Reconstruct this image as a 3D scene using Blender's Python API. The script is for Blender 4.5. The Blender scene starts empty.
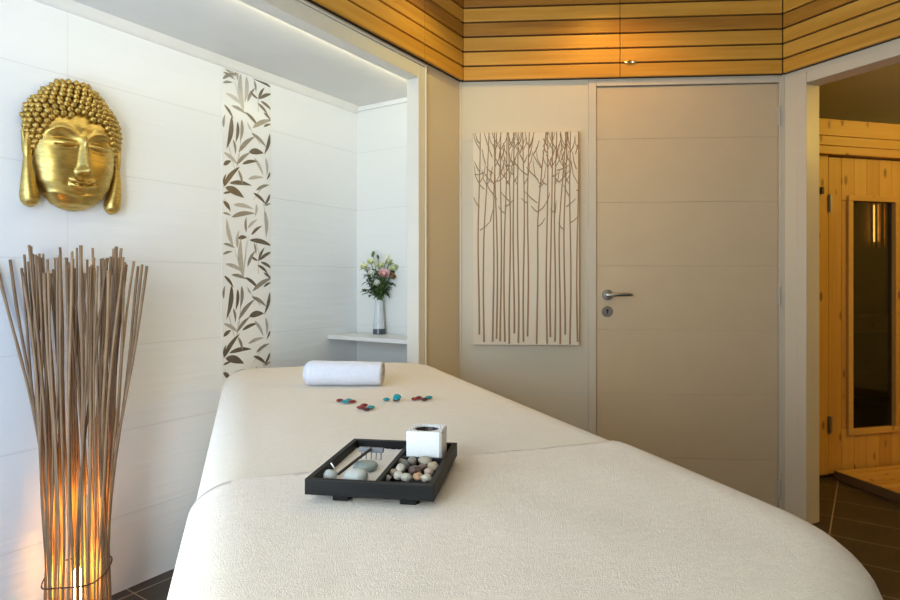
import bpy, bmesh, math, random
from mathutils import Vector, Matrix, noise
random.seed(7)
S = bpy.context.scene
COL = S.collection

# ------------------------------------------------------------------ camera, world, lights, exposure
CAMH, FPX, HZ = 1.106, 605.0, 282.0
cd = bpy.data.cameras.new('camera'); cam = bpy.data.objects.new('camera', cd); COL.objects.link(cam)
cam.location = (0, 0, CAMH); cam.rotation_euler = (math.pi/2, 0, 0)
cd.sensor_width = 36.0; cd.lens = FPX/900*36; cd.shift_y = -0.02; cd.clip_start = 0.02
S.camera = cam
S.view_settings.view_transform = 'Standard'; S.view_settings.look = 'None'
S.view_settings.gamma = 1.0; S.view_settings.use_curve_mapping = False
S.view_settings.exposure = 0.0
w = bpy.data.worlds.new('sky'); S.world = w; w.use_nodes = True
w.node_tree.nodes['Background'].inputs[0].default_value = (0.75, 0.87, 1.0, 1)
w.node_tree.nodes['Background'].inputs[1].default_value = 1.0

def light(name, kind, loc, power, col, target=None, **kw):
    d = bpy.data.lights.new(name, kind); d.energy = power; d.color = col
    for k, v in kw.items(): setattr(d, k, v)
    o = bpy.data.objects.new(name, d); COL.objects.link(o); o.location = loc
    if target is not None:
        o.rotation_euler = (Vector(target)-Vector(loc)).to_track_quat('-Z', 'Y').to_euler()
    return o
# daylight through the window at the left end of the niche
light('window_daylight', 'AREA', (-1.50, 0.72, 1.10), 17, (0.36, 0.57, 1.0), (-0.96, 1.565, 1.02), shape='RECTANGLE', size=.80, size_y=1.30)
# daylight through the glass door behind the camera
light('door_daylight', 'AREA', (-0.872, -0.535, 1.00), 55, (0.81, 0.95, 1.0), (-1.10, 2.20, 1.00), shape='RECTANGLE', size=.78, size_y=1.85)
# recessed ceiling spots
for nm, loc, tgt, pw, ang, wc in [
    ('ceiling_spot_a', (0.72, 2.50, 2.54), (0.76, 2.62, 0), 19.5, 140, (1.0, 0.51, 0.04)),
    ('ceiling_spot_b', (0.06, 2.42, 2.54), (0.30, 2.30, 0), 13.2, 130, (1.0, 0.80, 0.20))]:
    light(nm, 'SPOT', loc, pw, wc, tgt, spot_size=math.radians(ang), spot_blend=0.6, shadow_soft_size=0.05)
# led strip hidden behind the niche head, shining at the tiled wall
light('niche_led', 'AREA', (-0.64, 1.98, 2.020), 2.65, (1.0, 0.92, 0.62), (-1.145, 2.30, 1.98), shape='RECTANGLE', size=2.2, size_y=0.02)
# added fill light without a fixture, brightens the sauna lobby and its ceiling
light('lobby_fill_light', 'POINT', (3.6, 2.3, 2.15), 44, (1.0, 0.65, 0.10), shadow_soft_size=.12)

# ------------------------------------------------------------------ helpers
def V2(x, y): return Vector((x, y, 0))
U = V2(.5373, .8434); NN = V2(-.8434, .5373)          # along the niche side / away from the room
B = V2(.99785, -.0656)                                # along the back wall
R = V2(.4617, -.8870)                                 # along the right wall, towards the camera
Q = V2(.9703, .2420)                                  # along the sauna front
C1, C2 = V2(.05, 2.95), V2(1.57, 2.85)
N0 = V2(-.497, 3.23)
SA = V2(2.11, 3.41)
H = 0.77                                              # bed top
def fr(p, d, z=0.0):
    """local frame: x along d, y to the left of d, z up"""
    d = d.normalized(); y = Vector((-d.y, d.x, 0))
    m = Matrix.Identity(4)
    m.col[0][:3] = d; m.col[1][:3] = y; m.col[2][:3] = (0, 0, 1); m.col[3][:3] = (p.x, p.y, z)
    return m
def at_h(px, py, h):
    z = FPX*(CAMH-h)/(py-HZ); return Vector(((px-450)/FPX*z, z, h))

class MB:
    def __init__(s): s.b = bmesh.new()
    def box(s, x0, x1, y0, y1, z0, z1, bev=0.0, mat=None):
        r = bmesh.ops.create_cube(s.b, size=1.0); vs = r['verts']
        for v in vs:
            v.co = Vector(((x0+x1)/2+v.co.x*(x1-x0), (y0+y1)/2+v.co.y*(y1-y0), (z0+z1)/2+v.co.z*(z1-z0)))
        if bev > 0:
            es = list({e for v in vs for e in v.link_edges})
            r2 = bmesh.ops.bevel(s.b, geom=es, offset=bev, segments=2, affect='EDGES', profile=0.6)
            vs = list({v for f in r2['faces'] for v in f.verts})
        if mat is not None:
            for v in vs: v.co = mat @ v.co
        return s
    def tube(s, pts, rad, seg=8, caps=True):
        pts = [Vector(p) for p in pts]; n = len(pts)
        if not hasattr(rad, '__len__'): rad = [rad]*n
        t0 = (pts[1]-pts[0]).normalized()
        ref = Vector((0, 0, 1)) if abs(t0.z) < .9 else Vector((1, 0, 0))
        nx = t0.cross(ref).normalized(); rings = []
        for i in range(n):
            t = (pts[min(i+1, n-1)]-pts[max(i-1, 0)]).normalized()
            nx = (nx - t*nx.dot(t)).normalized(); ny = t.cross(nx)
            rings.append([s.b.verts.new(pts[i]+(nx*math.cos(a)+ny*math.sin(a))*rad[i]) for a in [2*math.pi*k/seg for k in range(seg)]])
        for i in range(n-1):
            for k in range(seg):
                s.b.faces.new((rings[i][k], rings[i][(k+1) % seg], rings[i+1][(k+1) % seg], rings[i+1][k]))
        if caps:
            s.b.faces.new(rings[0][::-1]); s.b.faces.new(rings[-1])
        return s
    def lathe(s, prof, seg=32, loc=(0, 0, 0), mat=None):
        rings = []; loc = Vector(loc)
        for r, z in prof:
            if r < 1e-6: rings.append([s.b.verts.new(Vector((0, 0, z)))])
            else: rings.append([s.b.verts.new(Vector((r*math.cos(2*math.pi*k/seg), r*math.sin(2*math.pi*k/seg), z))) for k in range(seg)])
        for i in range(len(rings)-1):
            a, b = rings[i], rings[i+1]
            for k in range(seg):
                k2 = (k+1) % seg
                if len(a) == 1 and len(b) == 1: continue
                if len(a) == 1: s.b.faces.new((a[0], b[k2], b[k]))
                elif len(b) == 1: s.b.faces.new((a[k], a[k2], b[0]))
                else: s.b.faces.new((a[k], a[k2], b[k2], b[k]))
        for rg in rings:
            for v in rg: v.co = (mat @ v.co if mat is not None else v.co) + loc
        return s
    def blob(s, loc, r, sub=3, amp=0.0, freq=1.0, seed=0.0, rot=None):
        res = bmesh.ops.create_icosphere(s.b, subdivisions=sub, radius=1.0)
        for v in res['verts']:
            k = 1+amp*noise.noise(v.co*freq+Vector((seed, seed*1.7, -seed)))
            c = Vector((v.co.x*r[0], v.co.y*r[1], v.co.z*r[2]))*k
            if rot is not None: c = rot @ c
            v.co = c+Vector(loc)
        return s
    def poly(s, pts):
        return s.b.faces.new([s.b.verts.new(Vector(p)) for p in pts])
    def grid(s, rows):
        vs = [[s.b.verts.new(Vector(p)) for p in r] for r in rows]
        for i in range(len(vs)-1):
            for j in range(len(vs[0])-1):
                s.b.faces.new((vs[i][j], vs[i][j+1], vs[i+1][j+1], vs[i+1][j]))
        return vs
    def build(s, name, mat, parent=None, M=None, smooth=False, recalc=True):
        if recalc: bmesh.ops.recalc_face_normals(s.b, faces=s.b.faces)
        me = bpy.data.meshes.new(name); s.b.to_mesh(me); s.b.free()
        if mat: me.materials.append(mat)
        if smooth:
            for p in me.polygons: p.use_smooth = True
        o = bpy.data.objects.new(name, me); COL.objects.link(o)
        if parent is not None: o.parent = parent
        if M is not None: o.matrix_local = M
        return o
def tag(o, label=None, cat=None, group=None, kind=None):
    if label: o['label'] = label
    if cat: o['category'] = cat
    if group: o['group'] = group
    if kind: o['kind'] = kind
    return o
def thing(name, M, label, cat, group=None, kind=None):
    o = bpy.data.objects.new(name, None); COL.objects.link(o); o.empty_display_size = .05
    o.matrix_local = M if isinstance(M, Matrix) else Matrix.Translation(M)
    return tag(o, label, cat, group, kind)
def struct(o): o['kind'] = 'structure'; return o
def autosmooth(o, ang=35):
    for p in o.data.polygons: p.use_smooth = True
    o.data.set_sharp_from_angle(angle=math.radians(ang))
    return o

# ------------------------------------------------------------------ materials
class NT:
    def __init__(s, name):
        s.m = bpy.data.materials.new(name); s.m.use_nodes = True; s.t = s.m.node_tree
        s.p = s.t.nodes['Principled BSDF']
    def n(s, ty, ins=None, **props):
        nd = s.t.nodes.new(ty)
        for k, v in props.items(): setattr(nd, k, v)
        for k, v in (ins or {}).items():
            if isinstance(v, bpy.types.NodeSocket): s.t.links.new(v, nd.inputs[k])
            else: nd.inputs[k].default_value = v
        return nd
    def math(s, op, a, b=None, c=None):
        ins = {0: a}
        if b is not None: ins[1] = b
        if c is not None: ins[2] = c
        return s.n('ShaderNodeMath', ins, operation=op).outputs[0]
    def set(s, **kw):
        for k, v in kw.items():
            k = k.replace('_', ' ')
            if isinstance(v, bpy.types.NodeSocket): s.t.links.new(v, s.p.inputs[k])
            else: s.p.inputs[k].default_value = v
        return s
    def obj(s): return s.n('ShaderNodeTexCoord').outputs['Object']
    def mapped(s, scale, src=None, rot=(0, 0, 0)):
        return s.n('ShaderNodeMapping', {'Vector': src or s.obj(), 'Scale': scale, 'Rotation': rot}).outputs[0]
    def noise(s, vec, scale=5, detail=3, rough=.5):
        return s.n('ShaderNodeTexNoise', {'Vector': vec, 'Scale': scale, 'Detail': detail, 'Roughness': rough}).outputs['Fac']
    def ramp(s, fac, stops):
        r = s.n('ShaderNodeValToRGB', {0: fac}); e = r.color_ramp.elements
        e[0].position, e[0].color = stops[0][0], (*stops[0][1], 1)
        e[1].position, e[1].color = stops[-1][0], (*stops[-1][1], 1)
        for p, c in stops[1:-1]:
            x = e.new(p); x.color = (*c, 1)
        return r.outputs[0]
    def mix(s, f, a, b, blend='MIX'):
        nd = s.n('ShaderNodeMix', data_type='RGBA', blend_type=blend)
        for k, v in ((0, f), (6, a), (7, b)):
            if isinstance(v, bpy.types.NodeSocket): s.t.links.new(v, nd.inputs[k])
            else: nd.inputs[k].default_value = v if k == 0 else (*v, 1)
        return nd.outputs[2]
    def bump(s, h, strength=.3, dist=.002):
        b = s.n('ShaderNodeBump', {'Height': h, 'Strength': strength, 'Distance': dist})
        s.t.links.new(b.outputs[0], s.p.inputs['Normal']); return s
def plain(name, col, rough=.5, metal=0.0, spec=.5, bump=0.0, bscale=200, **kw):
    m = NT(name); v = m.noise(m.obj(), 9, 4)
    c = m.mix(v, tuple(x*.94 for x in col), tuple(min(1, x*1.04) for x in col))
    m.set(Base_Color=c, Roughness=rough, Metallic=metal, Specular_IOR_Level=spec, **kw)
    if bump: m.bump(m.noise(m.obj(), bscale, 2), bump, .001)
    return m.m
def line_mask(m, coord, off, pitch, half):
    f = m.math('FRACT', m.math('DIVIDE', m.math('SUBTRACT', coord, off-pitch*50), pitch))
    d = m.math('MULTIPLY', m.math('MINIMUM', f, m.math('SUBTRACT', 1.0, f)), pitch)
    return m.math('LESS_THAN', d, half)
def tile_mat(name, col, wavy=0.0, voff=None, vpitch=.6, grout=(.55, .53, .49), rough=.35, gk=.85):
    m = NT(name); o = m.obj(); sx = m.n('ShaderNodeSeparateXYZ', {0: o}).outputs
    k = line_mask(m, sx[2], .267, .305, .0017)
    if voff is not None: k = m.math('MAXIMUM', k, m.math('MULTIPLY', line_mask(m, sx[0], voff, vpitch, .0013), m.math('LESS_THAN', sx[0], voff+.1)))
    v = m.noise(o, 1.5, 2)
    base = m.mix(v, tuple(x*.975 for x in col), col)
    m.set(Base_Color=m.mix(m.math('MULTIPLY', k, gk), base, grout), Roughness=rough, Specular_IOR_Level=.4)
    h = m.math('MULTIPLY', k, -1.0)
    if wavy:
        wv = m.noise(m.mapped((1.1, 1.1, 13)), 2.4, 2, .4)
        h = m.math('ADD', h, m.math('MULTIPLY', wv, wavy))
    m.bump(h, .5, .0025)
    return m.m
def wood_mat(name, stops, stretch=(1.2, 20, 20), scale=2.2, rough=.42, knots=False, coat=.0):
    m = NT(name); o = m.obj()
    rnd = m.n('ShaderNodeNewGeometry').outputs['Random Per Island']
    off = m.n('ShaderNodeVectorMath', {0: o, 1: m.n('ShaderNodeCombineXYZ', {0: m.math('MULTIPLY', rnd, 37.0), 1: m.math('MULTIPLY', rnd, 11.0), 2: m.math('MULTIPLY', rnd, 23.0)}).outputs[0]}, operation='ADD').outputs[0]
    g = m.noise(m.mapped(stretch, off), scale, 5, .6)
    t = m.math('ADD', m.math('MULTIPLY', g, .50), m.math('MULTIPLY', rnd, .50))
    c = m.ramp(t, stops)
    if knots:
        vo = m.n('ShaderNodeTexVoronoi', {'Vector': m.mapped((13, 13, 5.5), off), 'Scale': 1.0}, feature='F1')
        d = vo.outputs['Distance']; kk = m.ramp(d, [(0.0, (1, 1, 1)), (.11, (.9, .9, .9)), (.19, (0, 0, 0))])
        c = m.mix(m.math('MULTIPLY', kk, .8), c, (.16, .055, .012))
    m.set(Base_Color=c, Roughness=rough, Coat_Weight=coat); m.bump(g, .12, .002)
    return m.m
def emit(name, col, st):
    m = NT(name); m.set(Base_Color=(*col, 1), Emission_Color=(*col, 1), Emission_Strength=st); return m.m

M_tile = tile_mat('glazed wall tile', (.64, .54, .40))
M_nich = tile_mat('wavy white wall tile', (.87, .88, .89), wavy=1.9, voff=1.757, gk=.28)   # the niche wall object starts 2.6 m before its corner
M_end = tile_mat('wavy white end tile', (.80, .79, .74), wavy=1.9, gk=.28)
M_paint = plain('white paint', (.80, .78, .73), .45)
M_trim = plain('white lacquered trim', (.82, .80, .76), .35)
M_casing2 = plain('pale lacquered casing', (.75, .70, .60), .35)
M_casing = plain('ivory lacquered casing', (.62, .52, .39), .35)
M_ceil = plain('matt ceiling paint', (.78, .76, .70), .8)
M_dark = plain('dark gap', (.03, .018, .008), .9)
M_larch = wood_mat('honey larch', [(.25, (.33, .125, .011)), (.5, (.57, .250, .022)), (.75, (.74, .37, .055))], (1.0, 24, 24), 2.0, .4)
M_pine = wood_mat('knotty pine', [(.15, (.46, .22, .04)), (.5, (.58, .31, .07)), (.85, (.66, .38, .10))], (22, 22, 1.0), 2.0, .45, knots=True)
M_pineh = wood_mat('knotty pine plank', [(.15, (.46, .22, .04)), (.5, (.58, .31, .07)), (.85, (.68, .40, .11))], (1.0, 22, 22), 2.0, .45, knots=True)
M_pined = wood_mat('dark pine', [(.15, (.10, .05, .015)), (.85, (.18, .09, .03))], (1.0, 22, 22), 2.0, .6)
M_steel = plain('brushed steel', (.38, .36, .34), .32, 1.0)
M_black = plain('black metal', (.02, .018, .016), .5)
mf = NT('brown floor tile')
_o = mf.obj(); _s = mf.n('ShaderNodeSeparateXYZ', {0: _o}).outputs
_k = mf.math('MAXIMUM', line_mask(mf, _s[0], .124, .25, .0022), line_mask(mf, _s[1], .149, .5, .003))
_n = mf.noise(mf.mapped((3, 14, 1)), 3, 5, .6)
mf.set(Base_Color=mf.mix(_k, mf.ramp(_n, [(.3, (.028, .019, .013)), (.7, (.050, .036, .026))]), (.30, .25, .18)), Roughness=.42)
mf.bump(mf.math('MULTIPLY', _k, -1.0), .4, .002)
M_floor = mf.m

def terry(name, col, bs, strength, scale=430, dist=.004):
    m = NT(name); o = m.obj()
    a = m.noise(o, scale, 3, .7); b = m.noise(o, 9, 3); d = m.noise(m.mapped((1, 1, 1)), 95, 2)
    f = m.math('ADD', m.math('MULTIPLY', a, .7), m.math('MULTIPLY', d, .3))
    f2 = m.math('ADD', m.math('MULTIPLY', f, .8), m.math('MULTIPLY', m.noise(m.mapped((1, 2.6, 1)), 38, 4, .65), .35))
    c = m.mix(f2, tuple(x*.72 for x in col), tuple(min(1, x*1.13) for x in col))
    m.set(Base_Color=c, Roughness=.95, Specular_IOR_Level=.1, Sheen_Weight=.25, Sheen_Roughness=.5)
    h = m.math('ADD', m.math('MULTIPLY', f, 1.0), m.math('MULTIPLY', b, bs))
    m.bump(h, strength, dist); return m.m
M_sheet = terry('beige flannel', (.775, .672, .535), .8, .35, 300)
M_throw = terry('cream terry cloth', (.90, .77, .65), .8, .7, 470, .004)
M_towel = terry('white terry towel', (.73, .72, .76), .3, .5, 420)

# ------------------------------------------------------------------ the room shell
fl = MB().box(-6, 8, -6, 8, -.10, 0).build('floor', M_floor, M=fr(V2(0, 0), V2(.571, .821))); struct(fl)
ce = MB().box(-4.2, 6.2, -3.2, 6.2, 2.55, 2.65).build('ceiling', M_ceil); struct(ce)
TOP = 2.55
# back wall: tiled part left of the door, strip over the door
LB = (C2-C1).length
wb = MB().box(0, .615, 0, .09, 0, TOP).box(.615, LB+.06, .0, .09, 2.075, TOP).build('wall_back', M_tile, M=fr(C1, B)); struct(wb)
cb = MB().box(-.004, .007, -.006, .0, 0, 2.08, .002).build('trim_corner', M_casing, M=fr(C1, B)); struct(cb)
# left partition with the wide niche opening (x = -a along U, origin at its far-left end)
LA = 3.0
pl = C1-U*LA
wl = MB().box(LA-.304, LA, 0, .05, 0, TOP).box(0, LA-.30, 0, .05, 2.06, TOP).build('wall_left', M_tile, M=fr(pl, U)); struct(wl)
tr = MB()
tr.box(LA-.362, LA-.304, -.008, .055, 0, 2.058, .003).box(0.0, LA-.363, -.008, .055, 1.999, 2.058, .003)
tr.box(LA-.309, LA-.303, -.012, -.0005, 0, 2.066, .001).box(0, LA-.303, -.012, -.0005, 2.060, 2.068, .001)
struct(tr.build('trim_niche', M_casing2, M=fr(pl, U)))
# niche
LN = 2.6
wn = MB().box(0, LN+.1, 0, .1, 0, TOP).build('wall_niche', M_nich, M=fr(N0-U*LN, U)); struct(wn)
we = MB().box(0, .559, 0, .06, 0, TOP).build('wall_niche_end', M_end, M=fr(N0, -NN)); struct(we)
cn = MB().box(0, LN, -.56, 0, 2.036, 2.07).build('ceiling_niche', M_ceil, M=fr(N0-U*LN, U)); struct(cn)
cv = MB(); cv.grid([[(x, -.030+.0, 2.036) for x in (0, LN)], [(x, -.022, 2.026) for x in (0, LN)], [(x, -.012, 2.014) for x in (0, LN)], [(x, -.010, 2.004) for x in (0, LN)], [(x, 0, 2.003) for x in (0, LN)]])
struct(cv.build('trim_cornice', M_trim, M=fr(N0-U*LN, U), smooth=True))
cv = MB().box(.0, .558, -.012, 0, 2.012, 2.036, .003); struct(cv.build('trim_cornice_end', M_trim, M=fr(N0, -NN)))
# right wall with the doorway to the sauna
wr = MB().box(0, .0667, 0, .086, 0, TOP).box(.06, 1.07, 0, .086, 2.06, TOP).box(1.066, 3.75, 0, .086, 0, TOP)
struct(wr.build('wall_right', M_tile, M=fr(C2, R)))
tr = MB()
tr.box(.0667, .116, -.010, .090, 0, 2.06, .003).box(1.016, 1.0655, -.010, .090, 0, 2.06, .003).box(.117, 1.015, -.010, .090, 2.010, 2.06, .003)
struct(tr.build('trim_doorway', M_casing, M=fr(C2, R)))
tr = MB().box(-.004, .006, -.006, 0, 0, 2.08, .002); struct(tr.build('trim_corner_right', M_casing, M=fr(C2, R)))
# the part of the room behind the camera
C3 = C2+R*3.76; W1 = N0-U*LN; W0 = W1-NN*1.0
def plainwall(name, a, b, t=.1, hole=None):
    L = (b-a).length; m = MB()
    if hole:
        h0, h1, z0, z1 = hole
        m.box(0, h0, 0, t, 0, TOP).box(h1, L, 0, t, 0, TOP).box(h0, h1, 0, t, 0, z0).box(h0, h1, 0, t, z1, TOP)
    else: m.box(0, L, 0, t, 0, TOP)
    return struct(m.build(name, M_paint, M=fr(a, b-a)))
D1, D0 = V2(-.42, -.62), V2(-1.32, -.50)
plainwall('wall_rear', C3, D1)
plainwall('wall_rear_door', D1, D0, .1, (.06, .86, .06, 1.96))
plainwall('wall_rear_left', D0, W0)
LW = (W1-W0).length
plainwall('wall_window', W0, W1, .12, (.07, .93, .48, 2.12))
wf = MB()
for b_ in ((.07, .12, .48, 2.12), (.88, .93, .48, 2.12), (.12, .88, .48, .53), (.12, .88, 2.07, 2.12)):
    wf.box(b_[0], b_[1], .06, .11, b_[2], b_[3], .004)
struct(wf.build('window_1', M_trim, M=fr(W0, W1-W0)))
# sauna lobby shell
plainwall('wall_lobby_left', V2(.35, 3.12), V2(.35, 5.6))
plainwall('wall_lobby_back', V2(.35, 5.6), V2(5.4, 5.6))
plainwall('wall_lobby_right', V2(5.4, 5.6), V2(5.4, -.5))
plainwall('wall_lobby_front', V2(5.4, -.5), C3)

# ------------------------------------------------------------------ door
M_hinge = plain('lacquered hinge', (.50, .44, .36), .4)
dr = thing('door_1', fr(C1, B), 'plain white flush door with horizontal grooves and lever handle', 'door', kind='structure')
f = MB().box(.616, .654, -.006, .09, 0, 2.073, .003).box(1.503, LB-.001, -.006, .09, 0, 2.073, .003).box(.6545, 1.5025, -.006, .09, 2.046, 2.073, .003)
f.build('door_frame', M_casing, dr)
lf = MB(); prev = .006
lv = [.267+.305*k for k in range(6)]
for z in lv+[2.042]:
    lf.box(.6565, 1.5005, .004, .044, prev, z-.0012 if z < 2.04 else z, .0012); prev = z+.0012
lf.box(.66, 1.497, .0065, .040, .01, 2.04)
M_leaf = plain('ivory door lacquer', (.61, .455, .285), .38)
leaf = lf.build('door_leaf', M_leaf, dr)
hd = MB(); XR = Matrix.Rotation(math.pi/2, 4, 'X')
hd.lathe([(0, 0), (.026, 0), (.026, .006), (.024, .009), (.012, .010), (.0105, .012), (.0105, .045), (0, .048)], 32, (.708, .0035, 1.044), XR)
hd.tube([(.700, -.043, 1.044), (.72, -.047, 1.045), (.76, -.049, 1.047), (.795, -.047, 1.047), (.815, -.044, 1.046)], [.007, .0085, .009, .008, .005], 12)
tag(autosmooth(hd.build('door_handle', M_steel, leaf)), 'steel lever handle on a round rosette')
lk = MB().lathe([(0, 0), (.026, 0), (.026, .006), (.023, .009), (0, .009)], 32, (.706, .0035, .965), XR)
lo = autosmooth(lk.build('lock_rosette', M_steel, leaf))
kh = MB().lathe([(0, 0), (.006, 0), (.006, .002), (0, .002)], 16, (.706, -.0055, .970), XR).box(.7035, .7085, -.0075, -.0055, .952, .970)
kh.build('keyhole', M_black, leaf)
for z in (1.885, 1.04, .13):
    MB().tube([(1.502, -.010, z-.045), (1.502, -.010, z+.045)], .0055, 10).box(1.494, 1.5005, -.0065, .0035, z-.045, z+.045).build('hinge', M_hinge, dr, smooth=False)

# ------------------------------------------------------------------ slatted wood panels over the walls
def slat_panel(p, d, x0, x1, label):
    t = thing('slatted_wood_panel', fr(p, d), label, 'wood panel', 'slatted wood panels under the ceiling')
    m = MB(); z = 2.082
    while z < TOP-.062:
        m.box(x0+.0015, x1-.0015, -.026, -.012, z, z+.0618, .0020); z += .0703
    m.build('slats', M_larch, t)
    MB().box(x0-(.0080 if x0 == .0151 else 0), x1+(.0080 if abs(x1-LB+.0151) < 1e-6 or abs(x1-LA+.0151) < 1e-6 else 0), -.0119, -.0005, 2.08, TOP-.002).build('backing', M_dark, t)
slat_panel(C1, B, .0151, .7616, 'slatted honey wood panel above the tree picture, left of the seam')
slat_panel(C1, B, .7616, LB-.0151, 'slatted honey wood panel above the white door with a small oval fitting')
slat_panel(pl, U, LA-.339, LA-.0151, 'narrow slatted wood panel between niche and back corner')
slat_panel(pl, U, LA-1.10, LA-.339, 'long slatted wood panel above the niche opening')
slat_panel(C2, R, .0151, .78, 'slatted wood panel above the sauna doorway')
ov = MB().lathe([(0, 0), (.030, 0), (.029, .006), (.018, .009), (.012, .004), (0, .003)], 28, (0, 0, 0), Matrix.Diagonal((1, .32, 1, 1)).to_4x4())
mfit = NT('polished brass'); mfit.set(Base_Color=(.9, .72, .45, 1), Metallic=1.0, Roughness=.15)
of = autosmooth(ov.build('oval_fitting', mfit.m, M=fr(C1, B) @ Matrix.Translation((.81, -.0262, 2.148)) @ XR), 50)
tag(of, 'small shiny oval fitting on the slatted wood above the door', 'fitting')

# ------------------------------------------------------------------ decorative leaf strip on the niche wall
def niche_uv(px, py):
    """photo position -> (distance before the niche corner, height) on the tiled niche wall"""
    k = (px-450)/FPX
    t = (k*N0.y-N0.x)/(U.x-k*U.y); z = N0.y+U.y*t
    return t, CAMH+(HZ-py)/FPX*z
LV = '''218 100 226 150 m|240 200 265 150 d|245 195 298 175 d|250 205 298 247 d|235 215 278 264 d|238 195 205 162 d|75 165 152 222 l|105 228 167 264 m|165 260 155 95 l|185 210 217 153 m|174 260 228 322 d|210 340 292 308 m|265 335 298 324 d|265 262 298 300 d|68 222 106 282 d|66 338 72 285 m|106 280 85 412 d|136 308 128 392 d|156 296 150 386 m|205 365 266 424 m|298 368 275 452 d|205 352 188 318 l|114 398 123 457 m|140 462 207 398 m|193 460 262 466 D|65 460 128 517 l|65 526 102 506 D|133 522 187 474 m|158 521 222 510 d|218 488 256 562 l|276 488 281 562 l|298 560 284 592 d|65 635 132 553 d|138 548 156 612 m|66 625 76 580 d|94 616 186 626 d|74 636 162 686 D|64 668 97 664 d|64 704 97 750 D|62 764 96 776 m|105 786 202 771 m|113 724 196 742 l|188 596 252 590 l|228 652 282 630 m|214 664 267 712 d|298 670 274 717 d|274 730 298 720 m|270 750 276 862 l|230 720 224 772 l|180 862 180 798 m|186 842 226 806 l|204 876 247 838 d|138 892 180 887 D|194 900 288 926 d|114 932 88 818 l|64 918 112 936 m|62 972 102 960 m|135 942 141 868 l|60 95 115 72 m|70 40 112 75 m|120 82 140 50 m|112 80 110 42 l|180 80 172 190 l'''
STEM = [(250, 420, 190, 330), (100, 760, 70, 690), (270, 620, 215, 700), (90, 420, 125, 560), (225, 900, 255, 1010), (165, 262, 180, 80), (140, 515, 160, 330), (160, 1070, 120, 950), (165, 1075, 190, 880), (280, 800, 262, 700), (130, 560, 140, 470), (240, 260, 240, 200)]
tL = niche_uv(222, 230)[0]; tR = niche_uv(270, 230)[0]
strip = thing('leaf_pattern_strip', fr(N0-U*LN, U), 'vertical tile strip of grey brown bamboo leaves on the white niche wall', 'tile strip')
MB().box(LN+tL-.004, LN+tR+.004, -.002, -.0004, .02, 2.003).build('tile_base', plain('white strip tile', (.86, .86, .85), .25), strip)
def leafmat(name, c1, c2, metal):
    m = NT(name); nz = m.noise(m.obj(), 40, 3)
    m.set(Base_Color=m.mix(nz, c1, c2), Metallic=metal, Roughness=.32); return m.m
LM = {'d': leafmat('dark bronze leaf', (.10, .082, .062), (.22, .185, .14), .35), 'm': leafmat('taupe leaf', (.22, .20, .165), (.38, .35, .30), .3), 'l': leafmat('silver leaf', (.40, .38, .35), (.58, .56, .53), .3)}
PER = .715; ms = MB(); mats = ['d', 'm', 'l']; fid = []
def leaf2(m, a, b, wd):
    a, b = Vector(a), Vector(b); d = b-a; L = d.length; n = Vector((-d.y, d.x))/L; pts1, pts2 = [], []
    for i in range(1, 8):
        t = i/8; ww = wd*math.sin(math.pi*t**.8)**.9; c = a+d*t+n*.06*L*math.sin(math.pi*t)
        pts1.append(c+n*ww); pts2.append(c-n*ww)
    return [a]+pts1+[b]+pts2[::-1]
xl, xr = LN+tL, LN+tR
def clip(p): return (min(max(p.x, xl), xr), min(max(p.y, .04), 1.998))
for rep in range(-1, 3):
    dz = -PER*rep
    def wall_pt(cx, cy):
        t, h = niche_uv(210+cx/5, 60+cy/5); return Vector((LN+t, h+dz))
    for it in LV.split('|'):
        q = it.split(); a = wall_pt(float(q[0]), float(q[1])); b = wall_pt(float(q[2]), float(q[3]))
        if rep == -1 and max(a.y, b.y) < 1.3: pass
        if (float(q[1]) < 98) and rep != 0: continue
        big = q[4] == 'D'; tone = q[4].lower()
        b = a+(b-a)*(1.08 if big else 1.25)
        P = leaf2(ms, a, b, (b-a).length*(.14 if big else .064)+.0022)
        P = [Vector(clip(p)) for p in P]
        if max(p.y for p in P)-min(p.y for p in P) < .004 or max(p.x for p in P)-min(p.x for p in P) < .003: continue
        try: fc = ms.poly([(p.x, -.0026-.0002*(len(fid) % 5), p.y) for p in P]); fid.append(mats.index(tone)); fc.material_index = fid[-1]
        except Exception: pass
    for s in STEM:
        a, b = wall_pt(s[0], s[1]), wall_pt(s[2], s[3])
        if not (.05 < a.y < 1.98 and .05 < b.y < 1.98): continue
        n = Vector((-(b-a).y, (b-a).x)).normalized()*.0018
        fc = ms.poly([(p.x, -.0024, p.y) for p in (a+n, b+n*.5, b-n*.5, a-n)]); fc.material_index = 2; fid.append(2)
lp = ms.build('leaf_pattern', None, strip, recalc=False)
for k in mats: lp.data.materials.append(LM[k])

# ------------------------------------------------------------------ shelf, vase and flowers in the niche
SH = .84
MB().box(.001, .558, -.226, -.001, SH-.020, SH, .004).build('corner_shelf', M_trim, M=fr(N0, -NN))
tag(bpy.data.objects['corner_shelf'], 'white shelf across the end wall of the niche', 'shelf')
vp = at_h(379, 334, SH)
vase = thing('vase', vp, 'slender tapering glass vase with grey base on white shelf', 'vase')
mg = NT('pale glass'); mg.set(Base_Color=(.90, .93, .94, 1), Roughness=.08, Transmission_Weight=.40, IOR=1.3)
M_glass = mg.m
autosmooth(MB().lathe([(.030, .028), (.0285, .05), (.0245, .10), (.0215, .15), (.0205, .175), (.0175, .175), (.0185, .15), (.0215, .10), (.0255, .05), (.0265, .034), (0, .032)], 36).build('glass_body', M_glass, vase))
autosmooth(MB().lathe([(0, .0005), (.031, .0005), (.0325, .003), (.0305, .0275), (0, .0278)], 36).build('grey_base', plain('slate grey glass', (.075, .09, .11), .15), vase))
M_green = plain('leaf green', (.10, .17, .045), .55); M_dgreen = plain('dark leaf green', (.045, .085, .028), .55)
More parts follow.
